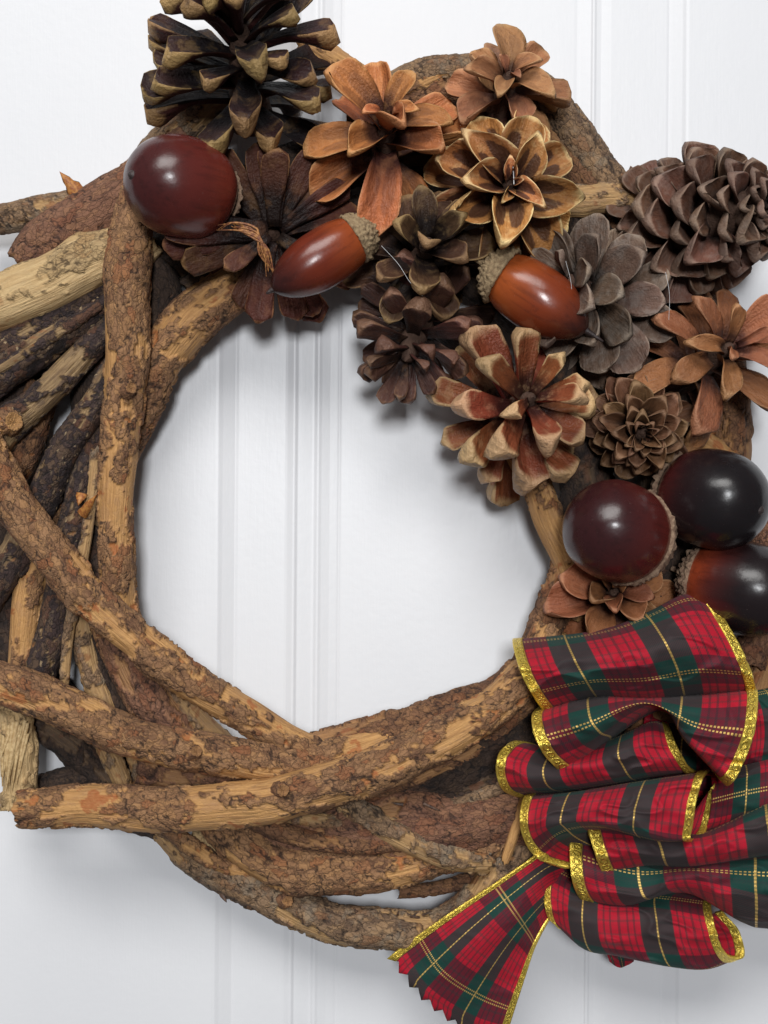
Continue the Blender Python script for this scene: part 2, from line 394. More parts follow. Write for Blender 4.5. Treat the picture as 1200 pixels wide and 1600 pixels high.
BR = [
 # --- hidden / inner supporting ring, fill branches added to darken the interior
 ([(270,420,45),(350,330,45),(480,270,45),(640,240,45),(800,280,45),(930,380,45),(1010,520,45),(1040,680,45),(1030,850,45),(990,1000,45),(930,1120,45),(860,1220,45)],[45],'black',.1,6),
 ([(300,470,42),(420,385,45),(560,350,45),(700,390,45),(810,470,45),(880,590,45),(920,740,45),(930,900,45),(900,1050,45),(840,1150,45)],[42],'black',.1,6),
 ([(545,160,45),(700,150,45),(840,200,45),(950,310,42),(1060,440,42),(1120,600,42),(1130,720,42),(1110,900,42),(1060,1080,42),(960,1230,42)],[38],'brown',.2,5),
 ([(60,450,36),(15,600,36),(5,800,36),(25,1000,36),(90,1110,36),(190,1240,36),(260,1270,36)],[42],'black',.1,5),
 ([(185,430,36),(150,600,36),(140,850,36),(160,1020,36),(240,1130,36),(350,1215,36),(480,1240,36),(640,1215,36),(760,1190,36),(880,1120,36)],[36],'black',.15,5),
 # --- upper left
 ([(-40,352,70),(40,334,70),(110,322,72),(180,312,74),(260,290,70)],[22,25,26,24],'grey',.08,4),
 ([(44,418,72),(90,380,72),(160,330,76),(230,285,70),(300,225,60)],[30,46,44,40,34],'mauve',.08,4),
 ([(-50,490,105),(50,450,105),(130,414,105),(230,365,95)],[46,46,45,42],'yellow',.62,3.4),
 ([(-50,565,100),(20,530,100),(90,490,98),(185,440,85)],[20,23,24,20],'dark',.10,3.5),
 ([(-50,632,95),(20,575,97),(90,520,95),(185,455,80)],[26,30,28,22],'dark',.10,3.5),
 ([(-50,735,98),(10,668,100),(60,628,100),(110,578,95),(180,500,80)],[32,32,26,24,20],'dark',.25,3.5),
 ([(20,890,84),(60,790,88),(100,705,92),(140,640,92),(185,560,80)],[24,25,25,22,20],'dark',.10,3.5),
 ([(55,1060,88),(78,985,90),(100,880,88),(122,770,82),(150,660,70)],[25,26,25,20,18],'dark',.04,3.0),
 ([(35,1040,70),(42,960,72),(62,860,70),(90,740,66)],[26,26,24,22],'pine',.65,3.5),
 ([(-30,960,86),(20,870,88),(60,790,84)],[24,26,22],'dark',.10,3.5),
 ([(-60,820,60),(0,760,62),(40,690,60),(70,600,55)],[26,30,30,26],'brown',.3,4),
 ([(172,1120,80),(140,1030,82),(128,950,80),(132,850,72),(150,730,62)],[20,20,18,17],'grey',.45,3),
 ([(196,1150,66),(165,1060,70),(155,960,70),(160,820,62)],[20,22,22,20],'black',.05,3),
 ([(240,400,62),(246,480,60),(232,580,56),(205,680,52)],[32,34,30,26],'black',.1,4),
 # inner edge, red brown
 ([(440,400,72),(372,440,76),(310,486,80),(266,548,82),(226,630,76),(186,730,56)],[36,40,42,38,32,24],'pine',.22,5),
 # big upright
 ([(212,300,122),(204,400,126),(198,520,126),(190,640,124),(184,760,122),(184,880,116),(198,990,98)],[27,36,37,32,29,28,27],'pine',.30,4.5),
 # lower left inner browns
 ([(176,960,96),(212,1040,98),(262,1120,92),(320,1200,74)],[34,38,38,34],'mauve',.1,4.5),
 ([(236,1030,98),(284,1090,98),(336,1146,92),(400,1200,80)],[17,18,18,16],'grey',.3,3),
 # diagonal
 ([(-50,650,140),(-4,732,146),(44,818,150),(108,900,154),(196,980,154),(290,1056,150),(390,1124,140),(480,1166,126),(570,1195,104)],[27,30,31,32,32,31,29,26,24],'pine',.25,5),
 # left stump and sticks in the gap
 ([(16,1096,112),(26,1160,114),(24,1262,108)],[28,29,27],'yellow',.55,4),
 ([(20,1112,70),(80,1142,70),(140,1196,70),(215,1262,66)],[24,24,22,20],'black',.08,4),
 ([(158,1150,82),(182,1196,82),(210,1262,78)],[16,17,16],'grey',.55,3),
 ([(196,1150,80),(214,1196,80),(240,1262,76)],[12,13,12],'grey',.5,3),
 ([(220,1190,84),(300,1208,86),(400,1226,86),(520,1240,80)],[34,36,34,30],'mauve',.12,4),
 ([(60,1238,64),(140,1224,62),(230,1240,58)],[24,24,24],'black',.05,4),
 # long one from the left
 ([(-60,1052,150),(30,1076,154),(110,1108,156),(200,1146,156),(300,1176,152),(400,1190,146),(500,1186,132),(600,1160,112),(700,1112,92)],[34,33,34,34,32,31,28,25,22],'pine',.34,3.6),
 # its dark neighbour behind the bottom arm
 ([(440,1176,94),(540,1160,100),(640,1132,102),(720,1100,100),(790,1074,92),(850,1010,80)],[24,28,28,25,22,22],'brown',.1,5),
 # big bottom arm
 ([(36,1264,160),(120,1258,162),(220,1262,164),(320,1256,168),(420,1246,172),(520,1224,172),(610,1190,166),(700,1146,156),(770,1100,142),(826,1046,122),(856,985,104)],[31,33,36,36,37,38,37,36,33,31,27],'pine',.33,3.8),
 # under the arm
 ([(248,1296,66),(300,1338,68),(370,1376,72),(440,1406,78),(520,1440,84),(600,1458,86),(680,1450,86),(752,1404,84),(804,1320,80),(838,1220,70)],[20,27,30,31,31,30,32,34,34,32],'grey',.16,5),
 ([(316,1270,86),(372,1310,90),(440,1344,94),(520,1356,96),(600,1358,96),(690,1338,92),(790,1300,84)],[26,36,40,38,36,32,30],'pine',.18,5),
 ([(300,1300,74),(360,1344,76),(420,1378,76),(470,1392,74)],[14,17,16,12],'yellow',.4,3),
 ([(380,1270,78),(480,1300,82),(600,1286,86),(720,1280,86),(850,1270,80)],[30,40,48,50,46],'mauve',.05,4.5),
 ([(520,1270,66),(620,1236,70),(720,1200,72),(800,1156,70),(870,1090,66)],[30,34,36,36,34],'black',.08,5),
 ([(600,1222,78),(700,1186,80),(790,1130,78)],[14,15,13],'dark',.1,3.5),
 ([(690,1260,92),(770,1230,92),(850,1190,90)],[18,20,20],'black',.05,3.5),
 ([(536,1252,116),(596,1290,120),(650,1318,122),(706,1342,118),(762,1348,108)],[16,23,24,23,19],'grey',.48,5),
 ([(628,1394,72),(680,1388,72),(760,1370,70)],[10,11,12],'brown',.05,2),
 ([(790,1345,118),(806,1296,122),(822,1244,120),(836,1200,110)],[9,10,10,9],'pine',.95,2),
 # right inner edge
 ([(800,690,84),(838,756,88),(862,820,90),(886,884,90),(905,960,86)],[24,26,27,25,22],'pine',.62,4),
 ([(898,840,74),(884,900,78),(860,960,82),(838,1020,84),(812,1086,80)],[28,30,29,27,24],'brown',.12,4.5),
 # top
 ([(470,62,52),(520,92,54),(580,132,56),(660,190,52)],[20,21,22,22],'pine',.85,3),
 ([(590,150,62),(650,122,64),(720,114,66),(790,120,68),(850,158,68),(906,222,66),(956,290,62),(1000,350,58)],[20,24,27,29,30,28,26,24],'grey',.12,4.5),
 ([(850,330,86),(910,312,88),(970,310,86),(1040,312,80)],[26,27,24,22],'grey',.5,4),
 ([(214,280,56),(268,214,58),(330,160,56),(400,120,50)],[26,26,24,22],'grey',.15,4),
 # right
 ([(1140,560,66),(1144,640,66),(1136,720,66),(1128,800,62)],[24,24,24,22],'brown',.15,4),
 ([(1060,660,84),(1100,690,88),(1150,728,86)],[18,20,18],'pine',.7,4),
 ([(1190,760,66),(1196,840,66),(1190,940,66),(1170,1040,64)],[24,26,26,26],'mauve',.15,4),
 ([(1210,1010,60),(1190,1080,60),(1150,1180,60),(1080,1270,60)],[26,28,28,28],'brown',.2,4),
 # thin twigs between the thick ones
 ([(100,1080,104),(112,960,108),(135,830,104),(150,700,90)],[9,10,10,9],'grey',.5,2.5),
 ([(-40,602,122),(40,552,122),(120,500,116),(190,448,95)],[8,9,9,8],'dark',.4,2.5),
 ([(340,1250,116),(440,1300,120),(560,1320,120),(680,1304,114),(800,1262,98)],[13,15,16,15,13],'brown',.25,3),
 ([(300,1222,108),(420,1266,112),(560,1284,112),(700,1262,110),(850,1196,94)],[11,13,14,13,12],'grey',.3,3),
 ([(560,1244,100),(660,1210,102),(760,1160,96),(850,1080,84)],[11,13,13,12],'brown',.35,3),
 ([(600,1334,112),(700,1318,112),(810,1276,98)],[11,12,11],'mauve',.2,3),
 ([(222,1146,108),(300,1190,104),(390,1226,94)],[11,12,11],'grey',.35,3),
 ([(200,1232,100),(270,1302,94),(350,1352,92),(436,1376,86)],[12,14,14,10],'pine',.4,3),
 ([(150,980,104),(190,1070,108),(230,1150,102),(250,1230,90)],[10,11,11,10],'brown',.3,3),
 ([(560,150,72),(640,140,78),(740,96,74),(830,108,72)],[9,11,12,9],'pine',.4,3),
 ([(900,230,76),(940,262,74),(985,304,70)],[10,11,10],'grey',.4,3),
 ([(230,500,74),(238,580,72),(222,660,66)],[10,10,9],'dark',.10,2.5),
]
for i, (pts, rad, st, pe, th) in enumerate(BR):
    big = max(rad)
    vis = i >= 5
    branch(pts, rad, st, 100 + i * 17, pe, th, cellsz=(34 + big * .75, 14 + big * .36), res=3.0 if vis else 6.0)

for i, (a, b, r) in enumerate([((438,1238,192),(444,1236,212),15),((446,1406,100),(450,1408,116),13),((196,612,150),(204,606,164),13),((300,1178,174),(306,1174,188),14),((14,664,122),(22,660,136),24),((1000,700,60),(1004,700,70),8)][:5]):
    branch([a, b], [r, r * .62], 'brown' if i != 4 else 'pine', 900 + i * 13, .15, 2.5, cellsz=(14, 7), res=2.0, rag=2.0, name='knot')

# loose slivers of bark standing off the branches
def sliver(p0, p1, w, seed, style_mat, bend=8, name='bark_flake'):
    rng = np.random.RandomState(seed)
    a = np.array(P(*p0)); b = np.array(P(*p1)); t = b - a; L = np.linalg.norm(t); t /= L
    side = np.cross(t, np.array([0, -1.0, 0])); side /= np.linalg.norm(side); nr = np.cross(side, t)
    n = 9; v = []
    for layer in (0, 1):
        for i in range(n):
            u = i / (n - 1)
            ww = w * S * (1 - u ** 1.6) * (.75 + .35 * rng.rand()) + .4 * S
            c = a + t * L * u + nr * S * bend * math.sin(u * 2.4) - nr * layer * S * 2.2
            for sgn in (-1, 0, 1):
                v.append(c + side * ww * sgn * .5 - nr * S * abs(sgn) * w * .12)
    f = []
    def id_(l, i, j): return l * n * 3 + i * 3 + j
    for i in range(n - 1):
        for j in range(2):
            f.append((id_(0, i, j), id_(0, i, j + 1), id_(0, i + 1, j + 1), id_(0, i + 1, j)))
            f.append((id_(1, i, j), id_(1, i + 1, j), id_(1, i + 1, j + 1), id_(1, i, j + 1)))
        f.append((id_(0, i, 0), id_(0, i + 1, 0), id_(1, i + 1, 0), id_(1, i, 0)))
        f.append((id_(0, i, 2), id_(1, i, 2), id_(1, i + 1, 2), id_(0, i + 1, 2)))
    return link(name, mesh(name, np.array(v) - wloc, f, style_mat), wreath)
def flake_material(name, a, b):
    t = NT(name, .55); o = t.obj()
    t.color(t.mix(t.step(.35, .65, t.noise(o, 700, 4)), a, b)); t.bump(t.noise(o, 1500, 3), .4, .0006)
    return t.m
M_or = flake_material('orange_inner_bark', (.50, .22, .055), (.27, .085, .025))
M_br = flake_material('dry_brown_bark', (.11, .06, .038), (.05, .028, .02))
M_tan = flake_material('splintered_wood', (.56, .40, .20), (.40, .26, .115))
sliver((134, 316, 90), (93, 268, 104), 34, 1, M_or, 5)
sliver((140, 312, 90), (141, 300, 96), 8, 2, M_br, 1)
sliver((126, 806, 112), (152, 772, 134), 17, 3, M_or, 4)
sliver((128, 770, 112), (122, 790, 120), 16, 4, M_or, 3)
rr = random.Random(5)
for i in range(6):
    x = rr.uniform(560, 690); y0 = 1432 - abs(x - 640) * .03 + rr.uniform(-2, 4)
    sliver((x, y0, 100), (x + rr.uniform(-22, 22), y0 - rr.uniform(5, 10), 102), 3.5, 10 + i, M_br, 2)
for i, (x, y, dx, dy, d) in enumerate([(346,1396,8,14,86),(96,1284,14,10,164),(128,1286,20,6,168),(588,124,-14,-14,76)]):
    sliver((x, y, d), (x + dx, y + dy, d + 2), 9, 40 + i, M_br, 2)
# splinters on the broken stump
for i in range(26):
    x = rr.uniform(0, 44); y = rr.uniform(1125, 1150)
    sliver((x * .9 + 2, y, 142 - abs(x - 24) * .3), (x * .55 + rr.uniform(-6, 6), y + rr.uniform(40, 100), 142 - abs(x - 24) * .35), rr.uniform(5, 10), 80 + i, M_tan, 3, 'splinter')
sliver((662, 1256, 146), (690, 1268, 142), 5, 120, M_br, 2); sliver((630, 1258, 142), (612, 1254, 140), 5, 121, M_br, 2)

# ------------------------------------------------------------------ pine cones
def scale_mesh(name, rng, mat, wr=.62, base=.34, cup=.10, bend=.16, thick=.05, tipthick=.11, tipround=.28, umbo=.03, wave=.02, curl=0.0, endpow=3.4):
    nl, nw = 13, 9
    vs = np.linspace(0, 1, nl) ** .85
    us = np.linspace(-1, 1, nw)
    tw = rng.uniform(-.12, .12); bd = bend * rng.uniform(.2, 1.8); cup = cup * rng.uniform(.5, 1.7); asym = rng.uniform(-.08, .08); notch = rng.uniform(0, .05)
    ph = rng.uniform(0, 6.28)
    top, bot = [], []
    UV = []
    for v in vs:
        w = base + (1 - base) * float(sstep(0.05, 1 - tipround, np.array(v)))
        if v > 1 - tipround:
            x = (v - (1 - tipround)) / tipround
            w *= math.sqrt(max(.0, 1 - (x * .965) ** endpow))
        w *= wr * .5 * (1 + .07 * math.sin(v * 9 + ph) * v)
        zc = bd * (v ** 2) * -1 + bd * .35 * math.sin(v * 3.0)
        zc -= curl * max(0, v - .7) ** 2 * 6
        rimz = .035 * float(sstep(.72, .97, np.array(v)))
        tk = thick + (tipthick - thick) * float(sstep(.45, .82, np.array(v))) * (1 if v < .9 else 1 - (v - .9) * 5)
        for u in us:
            x = u * w + asym * v * v
            y = v * (1 - notch * abs(u) ** 2 * v) 
            z = zc + cup * (u * u) * w * 2 + tw * u * w * v + wave * math.sin(5 * u + 7 * v + ph) * v
            e = 1 - abs(u) ** 3 * .85
            top.append((x, y, z + tk * .25 * e + rimz + .03 * max(0, abs(u) - .6) * v))
            zb = z - tk * .75 * e
            if umbo and v > .6: zb -= umbo * math.exp(-((v - .84) / .09) ** 2 - (u / .35) ** 2)
            bot.append((x * .97, y * (1 - .02 * v), zb))
            UV.append((u, v))
    verts = top + bot; n = nl * nw; f = []
    for i in range(nl - 1):
        for j in range(nw - 1):
            a = i * nw + j
            f.append((a, a + 1, a + nw + 1, a + nw)); f.append((n + a, n + a + nw, n + a + nw + 1, n + a + 1))
        a = i * nw; f.append((a, a + nw, n + a + nw, n + a)); a = i * nw + nw - 1; f.append((a, n + a, n + a + nw, a + nw))
    for j in range(nw - 1):
        a = (nl - 1) * nw + j; f.append((a, a + 1, n + a + 1, n + a)); f.append((j, n + j, n + j + 1, j + 1))
    me = mesh(name, verts, f, mat)
    attr(me, 'su', [u[0] for u in UV] * 2); attr(me, 'sv', [u[1] for u in UV] * 2)
    attr(me, 'face', [1.0] * n + [0.0] * n)
    return me

def scale_material(name, in_dark, in_mid, rim, out_c, tip_c, seedmark=.0, dark_to=.45, rim_w=.80, gloss=.5, weather=0.0, tip_at=.66):
    t = NT(name, gloss)
    t.b.inputs['Specular IOR Level'].default_value = .28
    su = t.attr('su'); sv = t.attr('sv'); face = t.attr('face')
    o = t.obj()
    oi = t.n('ShaderNodeObjectInfo').outputs['Random']
    off = t.n('ShaderNodeVectorMath', operation='ADD'); t.l(o, off.inputs[0])
    cm = t.n('ShaderNodeCombineXYZ'); t.l(t.math('MULTIPLY', oi, 37.0), cm.inputs[0]); t.l(t.math('MULTIPLY', oi, 11.0), cm.inputs[2]); t.l(cm.outputs[0], off.inputs[1])
    p = off.outputs[0]
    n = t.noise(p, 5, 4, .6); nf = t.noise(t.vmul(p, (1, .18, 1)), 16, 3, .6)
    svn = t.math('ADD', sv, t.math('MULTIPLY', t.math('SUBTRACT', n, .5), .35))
    inner = t.mix(t.step(dark_to - .22, dark_to + .16, svn), in_dark, in_mid)  # dark scale base, extended to paint in the shade inside the cone
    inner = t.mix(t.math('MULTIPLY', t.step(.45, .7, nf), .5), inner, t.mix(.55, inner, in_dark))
    inner = t.mix(t.math('MULTIPLY', t.step(.5, .66, n), .45), inner, t.mix(.5, inner, rim))
    if seedmark:
        au = t.math('ABSOLUTE', su)
        du = t.math('DIVIDE', t.math('SUBTRACT', au, .42), .34); dv = t.math('DIVIDE', t.math('SUBTRACT', svn, .52), .27)
        rr_ = t.math('ADD', t.math('MULTIPLY', du, du), t.math('MULTIPLY', dv, dv))
        inner = t.mix(t.math('MULTIPLY', t.step(1.2, .7, rr_), seedmark), inner, in_dark)
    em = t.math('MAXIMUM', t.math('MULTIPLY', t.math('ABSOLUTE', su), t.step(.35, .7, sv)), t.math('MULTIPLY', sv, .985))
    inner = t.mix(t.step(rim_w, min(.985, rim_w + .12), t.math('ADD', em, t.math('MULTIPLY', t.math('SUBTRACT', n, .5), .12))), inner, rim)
    outer = t.mix(t.step(tip_at - .05, tip_at + .05, t.math('ADD', svn, 0.0)), out_c, tip_c)
    outer = t.mix(t.math('MULTIPLY', t.step(.48, .7, nf), .5), outer, t.mix(.5, outer, in_dark))
    c = t.mix(face, outer, inner)
    if weather: c = t.mix(t.math('MULTIPLY', t.step(.42, .62, t.noise(p, 3, 5, .7)), weather), c, (.26, .235, .21))
    hsv = t.n('ShaderNodeHueSaturation'); t.l(c, hsv.inputs['Color'])
    t.l(t.math('ADD', .74, t.math('MULTIPLY', oi, .5)), hsv.inputs['Value'])
    t.l(t.math('ADD', .488, t.math('MULTIPLY', t.math('FRACT', t.math('MULTIPLY', oi, 7.3)), .022)), hsv.inputs['Hue'])
    t.color(hsv.outputs[0])
    h = t.math('ADD', nf, t.math('MULTIPLY', t.noise(p, 30, 3, .6), .5))
    t.bump(h, .30, .05)
    t.rough(t.math('ADD', gloss - .1, t.math('MULTIPLY', n, .3)))
    return t.m
def core_material():
    t = NT('cone_core', .8); o = t.obj()
    t.color(t.mix(t.noise(o, 300, 3), (.035, .018, .012), (.10, .05, .03))); t.bump(t.noise(o, 900, 3), .8, .001)
    return t.m
M_core = core_material()

def interp(tab, t): return float(np.interp(t, [a for a, _ in tab], [b for _, b in tab]))

def pine_cone(label, centre, axis, L, core_r, n, length, angle, mat, shape, seed, skip=0.0, roll=0.0, widthk=1.0, t0=0.0, drop=None, jit=1.0, extra=(), core_top=1.0):
    """centre: (px,py,d) of the mid axis; axis (right, up, toward) base->tip; length/angle: tables over t (0 base .. 1 tip)"""
    rng = np.random.RandomState(seed)
    ax = V(*axis).normalized()
    k = kk(centre[2])
    q = Vector((0, 0, 1)).rotation_difference(ax) @ Quaternion((0, 0, 1), roll)
    base = P(*centre) - ax * (L * .5 * S * k)
    root = empty('pine_cone', base, q)
    tag(root, label, 'pine cone', 'pine cones wired to the wreath')
    U = S * k
    # spindle
    zs = np.linspace(-.02, 1.0, 12); na = 14; v = []
    for z in zs:
        r = core_r * (1.05 - .72 * z) if z < .97 else .05
        for a in range(na):
            th = a / na * 2 * math.pi
            v.append((r * math.cos(th) * U, r * math.sin(th) * U, z * L * U * core_top))
    me = grid_mesh('core', np.array(v), len(zs), na, M_core, wrap=True)
    link('core', me, root)
    variants = [scale_mesh('scale', rng, mat, **shape) for _ in range(6)]
    for i in range(n + len(extra)):
        ex = extra[i - n] if i >= n else None
        t = ex[1] if ex else t0 + (1 - t0) * (i + .5) / n
        if not ex and rng.rand() < skip and t < .85: continue
        phi = i * 2.39996 + rng.uniform(-.22, .22) * jit
        a = math.radians(interp(angle, t) + rng.uniform(-13, 13) * jit)
        ln = interp(length, t) * rng.uniform(.80, 1.12) * U
        if ex:
            w = q.inverted() @ V(math.cos(math.radians(ex[0])), math.sin(math.radians(ex[0])), 0); phi = math.atan2(w.y, w.x)
            a = math.radians(ex[2]); ln = ex[3] * U
        elif drop and drop(t, phi): continue
        r = core_r * (1.0 - .7 * t) * .8 * U
        rad = Vector((math.cos(phi), math.sin(phi), 0)); Z = Vector((0, 0, 1))
        y = rad * math.sin(a) + Z * math.cos(a); z = -rad * math.cos(a) + Z * math.sin(a); x = y.cross(z)
        M = Matrix((x, y, z)).transposed()
        M = Matrix.Rotation(math.radians(rng.uniform(-20, 20) * jit), 3, y) @ M
        o = link('scale', variants[rng.randint(6)], root)
        o.location = rad * r + Z * (t * L * U)
        o.rotation_mode = 'QUATERNION'; o.rotation_quaternion = M.to_quaternion()
        wk = widthk * (1.0 if t < .8 else 1 - (t - .8) * .8)
        o.scale = (ln * wk * rng.uniform(.9, 1.1), ln, ln * rng.uniform(.85, 1.15))
    return root

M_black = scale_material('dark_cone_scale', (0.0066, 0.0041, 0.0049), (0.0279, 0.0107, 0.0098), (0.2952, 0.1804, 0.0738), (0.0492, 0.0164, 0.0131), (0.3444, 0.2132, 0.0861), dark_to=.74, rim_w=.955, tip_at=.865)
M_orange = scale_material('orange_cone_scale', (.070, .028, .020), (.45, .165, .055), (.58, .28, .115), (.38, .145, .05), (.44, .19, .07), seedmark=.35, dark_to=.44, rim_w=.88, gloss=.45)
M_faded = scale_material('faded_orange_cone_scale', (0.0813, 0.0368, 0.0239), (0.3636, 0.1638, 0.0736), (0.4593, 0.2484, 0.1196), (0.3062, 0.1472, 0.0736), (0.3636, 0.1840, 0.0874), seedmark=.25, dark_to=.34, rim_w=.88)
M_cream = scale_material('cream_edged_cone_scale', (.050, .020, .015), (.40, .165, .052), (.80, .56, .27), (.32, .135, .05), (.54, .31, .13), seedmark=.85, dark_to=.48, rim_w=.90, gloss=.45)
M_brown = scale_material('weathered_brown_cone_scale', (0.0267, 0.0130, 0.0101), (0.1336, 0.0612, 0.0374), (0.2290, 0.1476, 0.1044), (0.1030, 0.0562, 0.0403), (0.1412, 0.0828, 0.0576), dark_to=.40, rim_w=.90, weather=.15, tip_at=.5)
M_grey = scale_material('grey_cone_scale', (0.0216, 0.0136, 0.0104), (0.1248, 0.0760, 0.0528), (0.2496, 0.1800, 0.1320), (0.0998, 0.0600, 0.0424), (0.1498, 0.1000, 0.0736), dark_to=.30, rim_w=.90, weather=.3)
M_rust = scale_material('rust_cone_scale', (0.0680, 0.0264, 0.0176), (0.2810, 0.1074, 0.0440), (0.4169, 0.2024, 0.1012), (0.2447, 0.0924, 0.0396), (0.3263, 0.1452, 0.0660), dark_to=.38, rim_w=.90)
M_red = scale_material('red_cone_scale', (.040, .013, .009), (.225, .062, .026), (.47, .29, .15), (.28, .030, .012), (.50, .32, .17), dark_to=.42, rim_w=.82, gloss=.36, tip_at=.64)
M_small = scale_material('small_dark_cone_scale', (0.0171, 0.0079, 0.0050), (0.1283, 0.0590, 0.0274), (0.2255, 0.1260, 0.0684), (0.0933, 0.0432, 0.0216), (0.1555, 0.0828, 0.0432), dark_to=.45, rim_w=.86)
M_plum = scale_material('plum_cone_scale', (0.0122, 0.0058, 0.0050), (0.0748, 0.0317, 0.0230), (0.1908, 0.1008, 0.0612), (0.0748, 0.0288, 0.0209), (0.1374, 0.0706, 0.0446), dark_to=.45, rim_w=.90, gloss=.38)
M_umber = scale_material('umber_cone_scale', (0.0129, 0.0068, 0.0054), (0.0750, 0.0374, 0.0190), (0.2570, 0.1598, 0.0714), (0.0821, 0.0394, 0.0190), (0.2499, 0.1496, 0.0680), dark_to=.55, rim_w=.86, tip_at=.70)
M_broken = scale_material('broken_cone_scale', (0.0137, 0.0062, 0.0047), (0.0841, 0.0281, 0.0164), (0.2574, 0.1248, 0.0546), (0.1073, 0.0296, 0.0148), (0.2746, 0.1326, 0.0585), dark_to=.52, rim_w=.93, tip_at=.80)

petal = dict(wr=.66, base=.46, cup=.28, bend=.24, thick=.05, tipthick=.115, tipround=.30, umbo=.03, wave=.015)
wedge = dict(wr=.46, base=.50, cup=.05, bend=.03, thick=.09, tipthick=.20, tipround=.16, umbo=.06, wave=.012)
blunt = dict(wr=.52, base=.45, cup=.12, bend=.06, thick=.06, tipthick=.14, tipround=.22, umbo=.05, wave=.015)
spoon = dict(wr=.72, base=.40, cup=.20, bend=.12, thick=.05, tipthick=.10, tipround=.36, umbo=.02, wave=.012)

# 1 big dark one at the top left
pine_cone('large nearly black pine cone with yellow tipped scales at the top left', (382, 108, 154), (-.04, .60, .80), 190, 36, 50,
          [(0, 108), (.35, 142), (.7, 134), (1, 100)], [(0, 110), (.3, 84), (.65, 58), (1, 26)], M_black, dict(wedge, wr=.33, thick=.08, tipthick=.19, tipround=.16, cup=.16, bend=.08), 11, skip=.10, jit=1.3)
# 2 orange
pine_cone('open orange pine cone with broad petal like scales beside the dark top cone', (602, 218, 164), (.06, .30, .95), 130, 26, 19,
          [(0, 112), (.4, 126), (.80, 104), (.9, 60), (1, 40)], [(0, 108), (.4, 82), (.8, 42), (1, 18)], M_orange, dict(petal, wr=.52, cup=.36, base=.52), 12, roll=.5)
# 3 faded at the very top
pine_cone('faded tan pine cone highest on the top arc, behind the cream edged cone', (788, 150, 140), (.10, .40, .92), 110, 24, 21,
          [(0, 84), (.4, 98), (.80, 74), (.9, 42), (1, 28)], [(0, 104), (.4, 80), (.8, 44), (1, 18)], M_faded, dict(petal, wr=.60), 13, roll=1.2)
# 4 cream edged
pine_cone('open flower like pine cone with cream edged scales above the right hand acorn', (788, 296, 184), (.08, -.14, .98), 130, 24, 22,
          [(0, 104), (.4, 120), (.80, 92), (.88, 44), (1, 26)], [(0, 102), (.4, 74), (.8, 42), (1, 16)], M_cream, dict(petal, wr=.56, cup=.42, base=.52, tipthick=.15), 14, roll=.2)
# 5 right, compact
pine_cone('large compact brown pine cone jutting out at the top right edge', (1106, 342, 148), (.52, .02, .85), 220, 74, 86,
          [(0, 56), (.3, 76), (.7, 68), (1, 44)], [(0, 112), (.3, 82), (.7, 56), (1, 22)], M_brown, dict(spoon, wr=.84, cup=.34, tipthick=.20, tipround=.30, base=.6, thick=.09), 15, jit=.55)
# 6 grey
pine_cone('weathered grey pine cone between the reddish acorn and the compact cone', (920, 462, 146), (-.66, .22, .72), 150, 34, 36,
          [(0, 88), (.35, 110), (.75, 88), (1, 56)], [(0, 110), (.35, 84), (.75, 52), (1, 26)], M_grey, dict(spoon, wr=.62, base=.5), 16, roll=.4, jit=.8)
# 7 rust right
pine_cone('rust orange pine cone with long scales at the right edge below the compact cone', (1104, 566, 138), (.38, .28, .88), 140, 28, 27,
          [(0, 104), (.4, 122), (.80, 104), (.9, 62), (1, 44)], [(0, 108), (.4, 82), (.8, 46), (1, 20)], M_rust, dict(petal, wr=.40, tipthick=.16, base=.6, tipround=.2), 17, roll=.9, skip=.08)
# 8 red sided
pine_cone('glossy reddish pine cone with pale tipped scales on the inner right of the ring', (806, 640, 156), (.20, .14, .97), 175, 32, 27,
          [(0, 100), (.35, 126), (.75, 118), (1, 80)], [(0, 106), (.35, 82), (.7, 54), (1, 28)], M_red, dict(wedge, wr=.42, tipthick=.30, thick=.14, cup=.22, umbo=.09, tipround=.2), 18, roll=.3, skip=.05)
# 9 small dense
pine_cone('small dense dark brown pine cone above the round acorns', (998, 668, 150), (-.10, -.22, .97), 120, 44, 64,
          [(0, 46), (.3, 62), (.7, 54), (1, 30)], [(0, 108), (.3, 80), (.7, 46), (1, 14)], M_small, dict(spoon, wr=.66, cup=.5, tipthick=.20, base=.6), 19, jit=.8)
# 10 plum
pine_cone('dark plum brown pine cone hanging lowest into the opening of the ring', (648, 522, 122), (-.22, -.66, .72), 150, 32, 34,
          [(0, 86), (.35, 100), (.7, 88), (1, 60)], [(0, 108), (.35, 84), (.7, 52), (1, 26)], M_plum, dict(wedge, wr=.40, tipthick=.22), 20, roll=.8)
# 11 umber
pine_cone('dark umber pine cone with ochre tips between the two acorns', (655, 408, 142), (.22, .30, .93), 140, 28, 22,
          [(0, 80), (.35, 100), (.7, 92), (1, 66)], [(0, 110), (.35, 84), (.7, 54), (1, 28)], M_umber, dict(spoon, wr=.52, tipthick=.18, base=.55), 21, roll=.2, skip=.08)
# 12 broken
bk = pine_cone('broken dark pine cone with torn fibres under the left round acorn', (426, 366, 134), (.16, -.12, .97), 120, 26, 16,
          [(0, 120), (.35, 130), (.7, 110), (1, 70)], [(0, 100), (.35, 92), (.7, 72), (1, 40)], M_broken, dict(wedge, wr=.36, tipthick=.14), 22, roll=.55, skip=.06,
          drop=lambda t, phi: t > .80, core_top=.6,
          extra=[(178, .72, 84, 168), (188, .55, 86, 160), (201, .62, 84, 140), (258, .55, 92, 128), (284, .5, 94, 126), (303, .42, 96, 128), (243, .42, 94, 112), (88, .7, 80, 122), (104, .62, 84, 126), (66, .6, 84, 130), (35, .62, 84, 128), (18, .5, 88, 126)])
